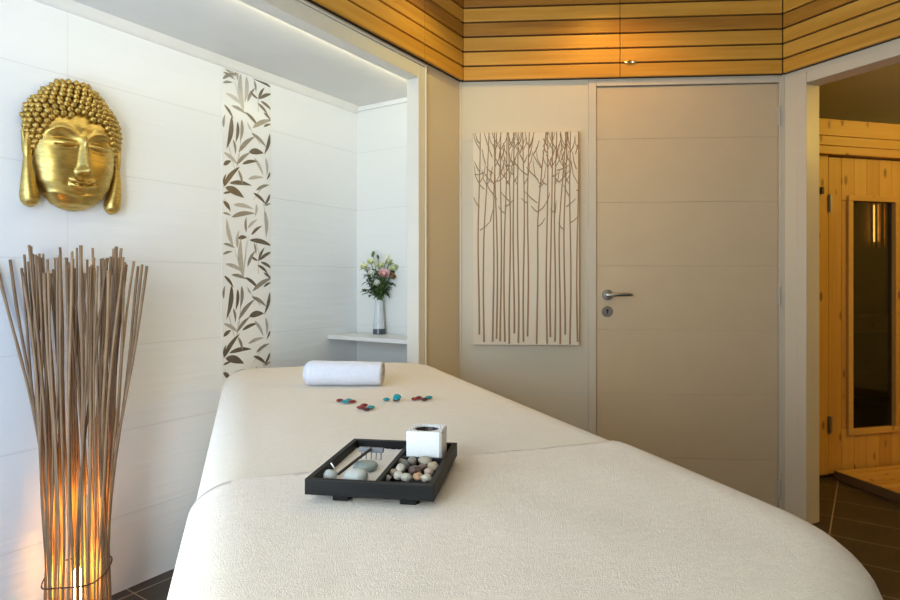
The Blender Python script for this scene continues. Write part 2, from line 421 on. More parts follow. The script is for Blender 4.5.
M_cream = plain('cream petal', (.80, .82, .52), .6); M_wpet = plain('white petal', (.84, .84, .76), .6)
M_pink = plain('pink petal', (.80, .50, .48), .6); M_peach = plain('withered peach petal', (.42, .22, .13), .7)
def leaf3(m, p, d, L, wd, droop=.3):
    d = Vector(d).normalized(); side = d.cross(Vector((0, 0, 1)))
    if side.length < .1: side = d.cross(Vector((0, 1, 0)))
    side.normalize(); rows = []
    for i in range(7):
        t = i/6; c = Vector(p)+d*L*t+Vector((0, 0, -droop*L*t*t)); ww = wd*math.sin(math.pi*(.06+.92*t)**.8)
        up = side.cross(d)*ww*.35
        rows.append([c-side*ww+up, c, c+side*ww+up])
    m.grid(rows)
def rose(m, c, r, d, rng):
    """cupped petals round a core, opening along d"""
    q = Vector((0, 0, 1)).rotation_difference(Vector(d).normalized()).to_matrix()
    m.blob(c, (r*.42, r*.42, r*.5), 2, .15, 3, rng.random()*9, q)
    for ring, (n, rr, lean) in enumerate(((4, .5, .0), (5, .75, .15), (6, .98, .42))):
        for k in range(n):
            a = 2*math.pi*(k+ring*.5)/n+rng.random()*.3; rows = []
            for i in range(5):
                t = i/4; rad = r*rr*(.35+.65*t**.7)*(1+lean*.35*t); z = r*(-.45+1.15*t*(1-lean*.45)); hw = .75*math.sin(math.pi*(.18+.62*t))
                rows.append([Vector(c)+q @ Vector((rad*math.cos(a+hw*s*1.1), rad*math.sin(a+hw*s*1.1), z-abs(s)*r*.12)) for s in (-1, -.5, 0, .5, 1)])
            m.grid(rows)
def flower(name, px, py, label, cat, group, mat, r, kind, off=0.0, lean=(0, 0, 1)):
    rng = random.Random(int(px*7+py))
    zc = vp.y+off; hd = Vector(((px-450)/FPX*zc, zc, CAMH+(HZ-py)/FPX*zc))
    t = thing(name, vp+Vector((0, 0, .034)), label, cat, group); L = hd-(vp+Vector((0, 0, .034)))
    a = Vector((rng.uniform(-.008, .008), rng.uniform(-.008, .008), .002)); nk = Vector((L.x*.04, L.y*.04, .15))+Vector((rng.uniform(-.01, .01), rng.uniform(-.01, .01), 0))
    m = MB(); pts = [a.lerp(nk, i/4) for i in range(4)]+[nk.lerp(L, i/5)+Vector((0, 0, .012*math.sin(math.pi*i/5))) for i in range(6)]
    m.tube(pts, .0016, 6).build('stem', M_green, t, smooth=True)
    m = MB(); d = Vector(lean)
    if kind == 'rose': rose(m, L, r, d, rng); m.build('blossom', mat, t, smooth=True, recalc=False)
    elif kind == 'bud':
        q = Vector((0, 0, 1)).rotation_difference(d.normalized()).to_matrix()
        m.blob(L, (r*.5, r*.5, r), 3, .15, 2, 1.3, q); m.build('bud', mat, t, smooth=True)
    if kind == 'sprig' or rng.random() < .85:
        m = MB()
        for k in range(16 if kind == 'sprig' else 8):
            tt = rng.uniform(.15, 1.0 if kind == 'sprig' else .75); p = nk.lerp(L, tt); an = rng.uniform(0, 6.28)
            leaf3(m, p, (math.cos(an), math.sin(an)*.7, rng.uniform(-.2, .7)), rng.uniform(.024, .046), rng.uniform(.007, .0125), rng.uniform(.1, .7))
        m.build('leaves', rng.choice([M_green, M_green, M_dgreen]), t, recalc=False)
G = 'flowers in the vase'
flower('rose', 384, 274, 'pink rose at the front of the bouquet', 'flower', G, M_pink, .025, 'rose', -.035, (.1, -.7, .6))
flower('rose', 392, 276, 'withered peach brown bloom at the right of the bouquet', 'flower', G, M_peach, .019, 'rose', -.02, (.6, -.4, .6))
cr = 'cream yellow blossom among the upper right of the bouquet'
for i, (px, py, lab) in enumerate([(394, 268, 'large cream blossom at the right rim of the bouquet, above the peach bloom'), (389, 262, 'cream blossom at the upper right of the bouquet, second from its right rim'), (380, 266, 'cream blossom directly above the pink rose'), (371, 262, 'cream blossom left of the top sprig in the bouquet'), (364, 267, 'cream blossom at the left rim of the bouquet')]):
    flower('lisianthus', px, py, lab, 'flower', G, M_cream, .019 if i else .022, 'rose', random.uniform(-.03, .03), (random.uniform(-.4, .4), -.6, .7))
for px, py, lab in [(377, 283, 'white blossom low in the bouquet, below the pink rose'), (371, 273, 'white blossom half hidden by leaves, left of the pink rose')]:
    flower('lisianthus', px, py, lab, 'flower', G, M_wpet, .014, 'rose', -.03, (0, -.8, .4))
flower('flower_bud', 373, 254, 'tall green bud rising highest from the bouquet', 'flower bud', G, M_green, .016, 'bud', 0, (.3, 0, 1))
flower('flower_bud', 378, 257, 'drooping bud beside the tallest stem of the bouquet', 'flower bud', G, M_dgreen, .012, 'bud', -.01, (.3, 0, -1))
flower('flower_bud', 387, 257, 'pointed yellow green bud at the upper right of the bouquet', 'flower bud', G, M_cream, .014, 'bud', 0, (.3, 0, 1))
for px, py, lab in [(362, 290, 'leafy sprig hanging down at the left of the bouquet'), (366, 280, 'leafy sprig at mid left of the bouquet, above the hanging sprig'), (393, 284, 'leafy sprig at the lower right of the bouquet'), (383, 288, 'dark leafy sprig low in the middle of the bouquet'), (373, 291, 'dark leafy sprig just above the vase mouth'), (363, 262, 'upright leafy sprig at the upper left of the bouquet'), (398, 266, 'leafy sprig tip at the far right of the bouquet'), (378, 272, 'leafy sprig behind the pink rose'), (390, 262, 'leafy sprig among the cream blossoms at the upper right of the bouquet'), (386, 281, 'leafy sprig directly below the pink rose'), (369, 268, 'leafy sprig among the cream blossoms at the upper left of the bouquet')]:
    flower('leaf_sprig', px, py, lab, 'foliage', 'leaf sprigs in the vase', None, 0, 'sprig', random.uniform(-.03, .02))

# ------------------------------------------------------------------ tree picture
pic = thing('canvas_picture', fr(C1, B), 'tall white canvas picture of thin brown bare trees', 'picture')
PX0, PX1, PZ0, PZ1 = .063, .568, .804, 1.823
MB().box(PX0, PX1, -.032, -.0015, PZ0, PZ1, .002).build('canvas', plain('off white canvas', (.74, .615, .46), .8, bump=.2, bscale=900), pic)
def ppt(cx, cy): return Vector((PX0+(460+cx/5-472.6)/106*(PX1-PX0), 0, PZ1-(125+cy/5-132.6)/212*(PZ1-PZ0)))
tm = MB()
def ribbon(pts, ws):
    pts = [Vector((min(max(p.x, PX0+.002), PX1-.002), 0, min(max(p.z, PZ0+.002), PZ1-.0005))) for p in pts]
    rows = []
    for i, p in enumerate(pts):
        t = (pts[min(i+1, len(pts)-1)]-pts[max(i-1, 0)]); t.normalize(); n = Vector((t.z, 0, -t.x))
        rows.append([p+n*ws[i]*s+Vector((0, y, 0)) for s, y in ((-1, -.0318), (-.6, -.0345), (0, -.0355), (.6, -.0345), (1, -.0318))])
    tm.grid(rows)
rg = random.Random(3)
TR = [(92, 1047, 97, 60), (118, 1085, 145, 60), (165, 1082, 183, 50), (183, 1068, 170, 120), (203, 1080, 205, 55), (222, 1082, 235, 60), (248, 1092, 245, 70), (268, 1040, 265, 55), (290, 1088, 287, 60), (318, 1082, 315, 50), (338, 1055, 345, 50), (385, 1092, 430, 60), (433, 1092, 436, 60), (452, 1058, 465, 50), (473, 1080, 480, 60), (497, 1092, 525, 60), (521, 1045, 530, 55), (549, 1092, 550, 60), (584, 1080, 590, 60)]
BR = [(96, 410, 66, 360), (97, 525, 150, 480), (150, 480, 165, 420), (94, 230, 70, 180), (120, 235, 70, 245), (125, 245, 165, 290), (165, 345, 130, 290), (183, 370, 140, 310), (120, 320, 85, 275), (183, 280, 215, 260), (215, 260, 250, 200), (165, 240, 130, 210), (205, 210, 180, 170), (222, 260, 195, 215), (222, 440, 190, 405), (222, 410, 270, 370), (245, 380, 200, 330), (268, 250, 230, 215), (290, 205, 250, 170), (335, 250, 290, 210), (335, 390, 305, 365), (318, 190, 335, 150), (315, 180, 290, 110), (345, 160, 360, 100), (385, 390, 320, 330), (387, 435, 355, 405), (387, 435, 430, 390), (430, 390, 448, 340), (387, 510, 425, 465), (390, 275, 330, 210), (405, 218, 365, 150), (365, 150, 395, 80), (392, 310, 420, 290), (432, 300, 405, 270), (433, 140, 420, 110), (462, 225, 430, 150), (452, 420, 475, 440), (475, 440, 480, 380), (460, 260, 490, 240), (497, 290, 465, 250), (497, 285, 545, 230), (480, 230, 550, 200), (521, 525, 490, 490), (549, 365, 515, 300), (530, 410, 575, 370), (549, 490, 595, 455), (552, 195, 530, 150), (580, 225, 560, 140), (578, 330, 598, 318), (575, 150, 592, 90), (97, 90, 75, 50), (145, 115, 120, 60), (183, 90, 160, 50), (205, 170, 222, 100), (235, 150, 215, 90), (245, 100, 275, 60), (265, 110, 240, 60), (287, 100, 310, 60), (340, 100, 325, 60), (345, 110, 370, 60), (415, 110, 440, 60), (436, 110, 415, 70), (470, 110, 455, 60), (480, 140, 500, 80), (510, 130, 500, 60), (525, 110, 540, 60), (550, 110, 535, 60), (550, 140, 575, 70), (125, 190, 110, 120), (200, 250, 225, 160), (450, 180, 478, 110), (505, 180, 530, 110), (300, 140, 322, 70), (160, 160, 140, 110), (255, 210, 285, 140)]
for x0, y0, x1, y1 in TR:
    n = 12; ph = rg.uniform(0, 6)
    pts = []
    for i in range(n+1):
        t = i/n; x = x0+(x1-x0)*max(0, (t-.55)/.45)**1.1+3.2*math.sin(ph+t*7); pts.append(ppt(x, y0+(38-y0)*t))
    ribbon(pts, [.0046-.0026*i/n for i in range(n+1)])
    for q in range(3):
        k = n-1-rg.randrange(3); a_ = pts[k]; sg = rg.choice((-1, 1)); ln = rg.uniform(.06, .12)
        ribbon([a_, a_+Vector((sg*ln*.22, 0, ln*.40)), a_+Vector((sg*ln*.30, 0, ln))], [.0019, .0015, .0010])
for x0, y0, x1, y1 in BR:
    m_ = ((x0+x1)/2+rg.uniform(-3, 3), (y0+y1)/2+5); y1 = 36 if y1 <= 60 else y1
    ribbon([ppt(x0, y0), ppt(*m_), ppt(x1, y1)], [.0027, .0023, .0013])
tm.build('tree_pattern', plain('brown relief paint', (.33, .195, .085), .6), pic, smooth=True)

# ------------------------------------------------------------------ golden head on the niche wall
tB = niche_uv(70, 146)[0]; hB = niche_uv(70, 146)[1]-.006
bud = thing('wall_mask', fr(N0+U*tB, U, hB), 'golden face wall mask with curled hair and closed eyes', 'wall mask')
mg = NT('antique gold'); ao = mg.n('ShaderNodeTexNoise', {'Vector': mg.mapped((30, 30, 90)), 'Scale': 1.5, 'Detail': 4}).outputs['Fac']
mg.set(Base_Color=mg.ramp(ao, [(.3, (.48, .33, .085)), (.7, (.66, .47, .15))]), Metallic=1.0, Roughness=.38)
M_gold = mg.m
mg = NT('tarnished gold'); ao = mg.noise(mg.obj(), 60, 3)
mg.set(Base_Color=mg.ramp(ao, [(.3, (.36, .23, .055)), (.7, (.62, .43, .13))]), Metallic=1.0, Roughness=.4)
M_goldh = mg.m
def interp(tab, z):
    if z <= tab[0][0]: return tab[0][1]
    for (a, va), (b, vb) in zip(tab, tab[1:]):
        if z <= b:
            t = (z-a)/(b-a); t = t*t*(3-2*t)*.5+t*.5; return va+(vb-va)*t
    return tab[-1][1]
WF = [(-.212, .012), (-.205, .040), (-.19, .066), (-.16, .094), (-.12, .114), (-.07, .125), (-.02, .129), (.05, .128), (.10, .118), (.14, .10)]
DF = [(-.212, .012), (-.205, .030), (-.19, .050), (-.16, .070), (-.12, .080), (-.06, .086), (.0, .086), (.05, .086), (.10, .078), (.14, .06)]
def g2(x, z, cx, cz, sx, sz): return math.exp(-((x-cx)/sx)**2-((z-cz)/sz)**2)
def feat(x, z):
    d = 0.0; ax = abs(x)
    # eyes
    d -= .013*g2(ax, z, .050, .014, .030, .016)
    d += .018*g2(ax, z, .053, -.002, .027, .0125)
    zs = -.011-.0035*math.cos((ax-.053)/.026*1.5)
    if .022 < ax < .084: d -= .0095*math.exp(-((z-zs)/.0026)**2)*min(1, (ax-.022)/.008, (.084-ax)/.008)
    zs2 = .011+.004*math.cos((ax-.053)/.028*1.5)
    if .020 < ax < .088: d -= .0045*math.exp(-((z-zs2)/.0022)**2)*min(1, (ax-.020)/.01, (.088-ax)/.01)
    # brows running into the nose
    if ax < .105:
        zb = .042-.030*((ax-.062)/.052)**2
        d += .0075*math.exp(-((z-zb)/(.0045 if z < zb else .012))**2)*min(1, (.105-ax)/.02)
    # nose
    if -.125 < z < .05:
        t = min(1, max(0, (.035-z)/.125)); wn_ = .0065+.0075*t; amp = .008+.023*t
        e = 1 if z > -.092 else math.exp(-((z+.092)/.0095)**2)
        e *= min(1, max(0, (.05-z)/.03))
        d += amp*e*math.exp(-(ax/wn_)**2.0)
    d += .010*g2(ax, z, .0150, -.090, .0075, .008) + .011*g2(x, z, 0, -.087, .011, .011)
    d -= .006*g2(ax, z, .0085, -.101, .005, .004)
    d -= .004*g2(x, z, 0, -.112, .005, .009)
    # mouth
    zc = -.1330+.010*(ax/.036)**2
    if ax < .044:
        k = max(0, 1-(ax/.042)**2)
        d += .0155*k*math.exp(-((z-(zc+.0065+.002*math.cos(ax/.036*9)))/.0062)**2)
        d += .0175*k*math.exp(-((z-(zc-.0085))/.0072)**2)
        d -= .0120*k**.4*math.exp(-((z-zc)/.0024)**2)
    d -= .004*g2(ax, z, .043, -.124, .008, .009)
    d -= .006*g2(x, z, 0, -.157, .028, .006)
    d += .010*g2(x, z, 0, -.180, .030, .020)
    d += .004*g2(ax, z, .075, -.06, .03, .035)
    d += .0035*g2(x, z, 0, .052, .0042, .0042)
    return d
rows = []
NZ, NA = 150, 110
for i in range(NZ+1):
    z = -.212+(.352)*i/NZ; wf_, df_ = interp(WF, z), interp(DF, z); r = []
    for j in range(NA+1):
        a = -math.pi/2+math.pi*j/NA; sn = math.sin(a); x = wf_*math.copysign(abs(sn)**.92, sn); y = df_*max(0, math.cos(a))**.62
        y += feat(x, z)*min(1, math.cos(a)*3)*min(1, (z+.212)/.02)
        r.append((x, -max(y, -.004)-.004, z))
    rows.append(r)
m = MB(); m.grid(rows); m.poly(rows[0]); fa = m.build('face', M_gold, bud, smooth=True, recalc=False)
# hair
WH = [(.0, .136), (.05, .148), (.085, .146), (.115, .134), (.14, .114), (.162, .094), (.185, .072), (.200, .050), (.210, .020)]
def hdep(x, z):
    wh = interp(WH, z); q = max(0, 1-(x/wh)**2); up = max(0, 1-max(0, (z-.06)/.17)**2)
    return .012+.082*q**.5*up**.5
def hairline(x): ax = abs(x); return .086-.010*(ax/.08)**2 if ax < .08 else .076-.135*((ax-.08)/.058)**.8
m = MB(); rows = []
for i in range(31):
    z = .055+.150*i/30; wh = interp(WH, z)-.006
    rows.append([(wh*math.sin(a), -max(.006, hdep(wh*math.sin(a), z)-.010), z) for a in [-math.pi/2+math.pi*j/40 for j in range(41)]])
# lift the cap clear of the forehead below the hairline
for r in rows:
    for j, p in enumerate(r):
        if p[2] < hairline(p[0])+.004: r[j] = (p[0], max(p[1]+.03, -.05), p[2])
m.grid(rows)
row = 0; z = -.040; hv = random.Random(5)
while z < .211:
    wh = interp(WH, z) if z > 0 else .136+z*.12
    lim = 80; dp0 = hdep(0, max(z, .03)); arc = [(wh*math.sin(-math.pi/2+math.pi*k/lim), max(.010, dp0*max(0, math.cos(-math.pi/2+math.pi*k/lim))**.8)) for k in range(lim+1)]
    acc = .0088*(row % 2)
    for (xa, ya), (xb, yb) in zip(arc, arc[1:]):
        acc += math.hypot(xb-xa, yb-ya)
        if acc < .0180: continue
        acc = 0; x = xb
        if z > hairline(x)+.003:
            dp = yb if z > .06 else max(yb, .030)
            p = (x+hv.uniform(-.0015, .0015), -dp, z+hv.uniform(-.0015, .0015))
            m.blob(p, (.0108, .0108, .0108), 2)
            n_ = Vector((x*1.2, -dp, (z-.06)*.6)).normalized()*.0070
            m.blob((p[0]+n_.x, p[1]+n_.y, p[2]+n_.z), (.0060, .0056, .0060), 2)
    z += .0160; row += 1
m.build('hair', M_goldh, bud, smooth=True)
for sgn in (-1, 1):
    m = MB(); pts = []; rad = []
    for i in range(31):
        t = i/30; zz = .050-.262*t+.0*sgn
        xx = sgn*(.131+.010*math.sin(math.pi*t*1.1)-.004*t); pts.append((xx, -.018-.012*math.sin(math.pi*min(1, t*1.05)), zz))
        rad.append(.010+.006*math.sin(math.pi*min(1, t*2.4)) if t < .4 else (.0105+.0165*min(1, (t-.4)/.45)**1.2)*(1 if t < .88 else math.sqrt(max(.01, 1-((t-.88)/.122)**2))))
    m.tube(pts, rad, 16)
    m.tube([(sgn*.127, -.036, .052), (sgn*.143, -.030, .055), (sgn*.150, -.028, .02), (sgn*.146, -.030, -.03), (sgn*.140, -.034, -.08)], [.005, .007, .0065, .005, .003], 10)
    m.build('ear', M_gold, bud, smooth=True)

# ------------------------------------------------------------------ reed floor lamp
LP = Vector((-1.145, 1.86, 0))
lamp = thing('reed_floor_lamp', LP, 'tall floor lamp of dry brown reeds glowing amber at the base', 'floor lamp')
mr = NT('dry reed'); rn = mr.n('ShaderNodeObjectInfo').outputs['Random']
nz = mr.noise(mr.mapped((60, 60, 14)), 1.0, 4, .6)
mr.set(Base_Color=mr.ramp(mr.math('ADD', mr.math('MULTIPLY', nz, .6), mr.math('MULTIPLY', rn, .4)), [(.2, (.12, .064, .028)), (.5, (.25, .148, .074)), (.85, (.39, .25, .135))]), Roughness=.7)
mr.bump(nz, .4, .002); M_reed = mr.m
rr = random.Random(21)
def reed(ang, rad0, tx, ty, tz, r0, bow):
    b = Vector((math.cos(ang)*rad0, math.sin(ang)*rad0, .008)); pts = []; rs = []
    for i in range(17):
        t = i/16
        k = max(0, (t-.22)/.78)**bow
        x = b.x*(1-.03*math.sin(3*t))+(tx-b.x)*k+.004*math.sin(ang*5+t*9); y = b.y+(ty-b.y)*k+.004*math.cos(ang*3+t*8)
        pts.append((x, y, b.z+(tz-b.z)*t)); rs.append(r0*(.78+.25*t)*(1+.10*math.sin(i*2.1+ang*7)))
    return MB().tube(pts, rs, 7).build('reed', M_reed, lamp, smooth=True)
tops = [(-.232, 1.17), (-.206, 1.175), (-.155, 1.17)]
for i, (tx, tz) in enumerate(tops): reed(math.pi*(.93+.06*i), .088, tx, -.02+.02*i, tz, .0046, 1.25)
for i, (tx, tz) in enumerate([(.215, 1.155), (.198, 1.16), (.182, 1.155)]): reed(.12+.1*i, .088, tx, .01*i, tz, .0042, 1.3)
NRD = 80
for i in range(NRD):
    a = 2*math.pi*i/52+rr.uniform(-.04, .04) if i < 52 else (1.35 if i < 68 else 2.75)+rr.uniform(-.65, .65)  # beyond the even ring: extra back reeds added to block the glow on the wall
    rad = rr.uniform(.078, .090)
    bx, by = math.cos(a), math.sin(a)
    tx = max(-.142, min(.150, bx*rr.uniform(.09, .165)+rr.gauss(0, .028))); ty = by*rr.uniform(.06, .13)+rr.gauss(0, .02)
    reed(a, rad, tx, ty, rr.uniform(1.125, 1.195) if i % 9 else 1.215, rr.uniform(.0032, .0047), rr.uniform(1.0, 1.5))
wr_ = MB()
for zc, tilt, ph in ((.215, .013, .5),):
    ring = [(.092*math.cos(a), .092*math.sin(a), zc+tilt*math.sin(a*1+ph)+.008*math.sin(3*a)) for a in [2*math.pi*k/60 for k in range(61)]]
    wr_.tube(ring, .0024, 6, caps=False)
wr_.build('binding_wire', plain('dark wire', (.06, .035, .02), .6), lamp, smooth=True)
autosmooth(MB().lathe([(0, .001), (.085, .001), (.085, .007), (.03, .012), (.018, .05), (.018, .12), (0, .12)], 32).build('base', M_black, lamp))
MB().lathe([(0, .12), (.009, .122), (.010, .14), (.013, .165), (.014, .19), (.012, .212), (.006, .228), (0, .231)], 24).build('bulb', emit('amber bulb glow', (1.0, .60, .20), 34), lamp, smooth=True)
light('reed_lamp_glow_upper', 'POINT', LP+Vector((0, 0, .40)), 1.9, (1.0, .43, .07), shadow_soft_size=.03)
pt = light('reed_lamp_glow', 'POINT', LP+Vector((-.02, .0, .20)), 3.6, (1.0, .43, .07), shadow_soft_size=.03)

# ------------------------------------------------------------------ massage table and its covers
E = V2(-.3180, .9481); LT = V2(.9481, .3180)
bedM = Matrix.Identity(4); bedM.col[0][:3] = LT; bedM.col[1][:3] = E; bedM.col[2][:3] = (0, 0, 1)
L0, L1, E0, E1 = -.088, .768, .455, 2.60
def outline(ins, n_edge=(44, 100), n_arc=16):
    """rounded outline inset by ins; constant number of points; returns (l, e, nl, ne)"""
    rad = {'nr': .26, 'fr': .22, 'fl': .13, 'nl': .16}
    l0, l1, e0, e1 = L0+ins, L1-ins, E0+ins, E1-ins; pts = []
    def rr_(k): return max(rad[k]-ins, .012)
    def arc(cx, cy, r, a0):
        return [(cx+r*math.cos(a0+math.pi/2*i/n_arc), cy+r*math.sin(a0+math.pi/2*i/n_arc), math.cos(a0+math.pi/2*i/n_arc), math.sin(a0+math.pi/2*i/n_arc)) for i in range(n_arc+1)]
    A = [arc(l1-rr_('nr'), e0+rr_('nr'), rr_('nr'), -math.pi/2), arc(l1-rr_('fr'), e1-rr_('fr'), rr_('fr'), 0), arc(l0+rr_('fl'), e1-rr_('fl'), rr_('fl'), math.pi/2), arc(l0+rr_('nl'), e0+rr_('nl'), rr_('nl'), math.pi)]
    for k in range(4):
        a = A[k]; pts += a; b = A[(k+1) % 4][0]; n = n_edge[1] if k % 2 == 0 else n_edge[0]
        for i in range(1, n):
            t = i/n; pts.append((a[-1][0]+(b[0]-a[-1][0])*t, a[-1][1]+(b[1]-a[-1][1])*t, a[-1][2], a[-1][3]))
    return pts
def cover(off, bottom, seed, amp=.010):
    rings = []; base = outline(0); NP = len(base); RD = .060; RH = .085
    ins = [.40-(.40-RH)*(i/22) for i in range(23)]
    for d in ins:
        o = outline(d); rg_ = []
        for (l, e, nl, ne) in o:
            z = H-.007+off+.0022*noise.noise(Vector((l*5, e*5, seed)))+.0012*noise.noise(Vector((l*16, e*9, seed+4)))
            rg_.append((l, e, z))
        rings.append(rg_)
    for i in range(1, 9):
        a = math.pi/2*i/8; d = RH*(1-math.sin(a)); o = outline(d)
        rings.append([(l+nl*off, e+ne*off, H-.007+off-RD*(1-math.cos(a))) for (l, e, nl, ne) in o])
    nd = 22; arcl = 0
    for i in range(1, nd+1):
        t = i/nd; z = H-RD-(H-RD-bottom)*t; rg_ = []; s = 0
        for j, (l, e, nl, ne) in enumerate(base):
            s += 1
            fo = amp*t*(1.0*noise.noise(Vector((l*6, e*6, seed+9)))*1.6+.6*math.sin(l*31+e*27))
            corner = min(1, 2.2*abs(nl*ne))                 # 1 in the middle of a rounded corner
            fo += corner*(.058*t+.026*math.sin(math.atan2(ne, nl)*9+seed)*min(1, t*4))+.012*t
            rg_.append((l+nl*(off+fo), e+ne*(off+fo), z))
        rings.append(rg_)
    rings = [[(l+.040*min(1, max(0, (2.25-e)/1.2))*min(1, max(0, (l-L0)/(L1-L0))), e, z) for (l, e, z) in r] for r in rings]   # the cover is a little wider towards the foot
    b = MB(); vs = [[b.b.verts.new(Vector(p)) for p in r] for r in rings]
    for i in range(len(vs)-1):
        for j in range(NP):
            b.b.faces.new((vs[i][j], vs[i][(j+1) % NP], vs[i+1][(j+1) % NP], vs[i+1][j]))
    b.b.faces.new(vs[0])
    bmesh.ops.triangulate(b.b, faces=[f for f in b.b.faces if len(f.verts) > 4])
    return b
tab = thing('massage_table', bedM, 'massage table hidden under beige and cream covers', 'massage table')
m = MB(); o1, o2, o3 = outline(.05), outline(.05), outline(.10)
vs = [[m.b.verts.new((l, e, z)) for (l, e, _, _) in o] for o, z in ((o3, H-.10), (o1, H-.09), (o2, H-.045), (o3, H-.014))]
for i in range(3):
    for j in range(len(vs[0])):
        k = (j+1) % len(vs[0]); m.b.faces.new((vs[i][j], vs[i][k], vs[i+1][k], vs[i+1][j]))
m.b.faces.new(vs[0][::-1]); m.b.faces.new(vs[3])
m.build('padded_top', plain('cream upholstery', (.6, .55, .45), .6), tab)
for l in (L0+.14, L1-.14):
    for e in (E0+.30, E1-.30):
        MB().box(l-.025, l+.025, e-.025, e+.025, 0, H-.102, .004).build('leg', M_pineh, tab)
b = cover(.0, .20, 1.0, .012); sh = b.build('bed_sheet', M_sheet, M=bedM, smooth=True)
tag(sh, 'smooth beige cover spread over the far half of the massage table', 'cover')
b = cover(.0045, .21, 1.0, .012)
bmesh.ops.bisect_plane(b.b, geom=b.b.verts[:]+b.b.edges[:]+b.b.faces[:], plane_co=(0, 1.098, 0), plane_no=(-.02, 1, 0), clear_outer=True)
tw = b.build('terry_throw', M_throw, M=bedM, smooth=True)
md = tw.modifiers.new('thick', 'SOLIDIFY'); md.thickness = .0035; md.offset = 0
tag(tw, 'cream white terry throw over the near half of the massage table', 'throw')

# ------------------------------------------------------------------ rolled towel
tp = at_h(343, 384.5, H); LTW = .252; RT = .0425
towel = thing('rolled_towel', Matrix.Translation((tp.x, tp.y+.02, H-.007)) @ Matrix.Rotation(math.radians(-3), 4, 'Z'), 'rolled white towel lying at the head of the massage table', 'towel')
prof = []
NS = 260
for i in range(NS+1):                                 # spiral cross section, outside to inside
    a = -2*math.pi*6*i/NS; r = RT*(1-.84*i/NS); prof.append((r*math.cos(a-1.0), r*math.sin(a-1.0)))
rows = []
nx = 26
for i in range(nx+1):
    t = i/nx; x = -LTW/2+LTW*t; en = min(t, 1-t)*LTW; k = 1-.10*max(0, 1-en/.014)**2
    bulge = 1+.02*math.sin(t*5+.5)+.015*math.sin(t*13)
    rows.append([(x+.006*math.sin(j*.05), p[0]*k*bulge, RT*1.0+p[1]*k*bulge*.99) for j, p in enumerate(prof)])
m = MB(); m.grid(rows)
to = m.build('terry_roll', M_towel, towel, smooth=True); md = to.modifiers.new('thick', 'SOLIDIFY'); md.thickness = .0052; md.offset = -1

# ------------------------------------------------------------------ zen garden tray
T0 = V2(-.222, .923); TD = V2(.198, -.031).normalized(); TW, TDp = .2005, .2425
trM = fr(T0, TD, H-.0005)
tray = thing('zen_tray', trM, 'black wooden zen garden tray on the massage table', 'tray')
mb_ = NT('black stained wood'); g = mb_.noise(mb_.mapped((1.5, 40, 40)), 4, 4)
mb_.set(Base_Color=mb_.ramp(g, [(.3, (.004, .004, .005)), (.75, (.013, .012, .012))]), Roughness=.5, Specular_IOR_Level=.18); mb_.bump(g, .2, .001)
M_ebon = mb_.m
zb, zt = .012, .0362; wt = .0095
MB().box(.002, TW-.002, .002, TDp-.002, zb, zb+.004).build('bottom_board', M_ebon, tray)
for a in ((0, TW, 0, wt), (0, TW, TDp-wt, TDp), (0, wt, wt+.0003, TDp-wt-.0003), (TW-wt, TW, wt+.0003, TDp-wt-.0003)):
    MB().box(*a, zb, zt, .0012).build('side_board', M_ebon, tray)
DX = .111; CY = .152
MB().box(DX-.004, DX+.004, wt, TDp-wt, zb+.004, zt-.002, .001).build('divider', M_ebon, tray)
MB().box(DX+.0043, TW-wt, CY-.0035, CY+.0035, zb+.004, zt-.004, .001).build('divider', M_ebon, tray)
for x in (.052, TW-.042):
    for y in (.014, TDp-.035):
        MB().box(x-.013, x+.013, y, y+.022, 0, zb, .002).build('foot', M_ebon, tray)
def tray_pt(px, py, h):   # a photo position at a height over the bed, in world space
    return at_h(px, py, H+h)
fz = .008+zb+.004
# sand
ms_ = MB(); rows = []
for i in range(41):
    y = wt+.0005+(TDp-2*wt-.001)*i/40
    rows.append([(wt+.0005+(DX-.004-wt-.001)*j/20, y, zb+.0095+.0007*math.sin((wt+(DX-wt)*j/20)*700)+.0008*noise.noise(Vector((i*.3, j*.3, 0)))) for j in range(21)])
ms_.grid(rows)
sand = ms_.build('sand', plain('white sand', (.78, .72, .66), .9, bump=.6, bscale=900), M=trM, smooth=True)
tag(sand, 'white sand raked in the left compartment of the black tray', 'sand', kind='stuff')
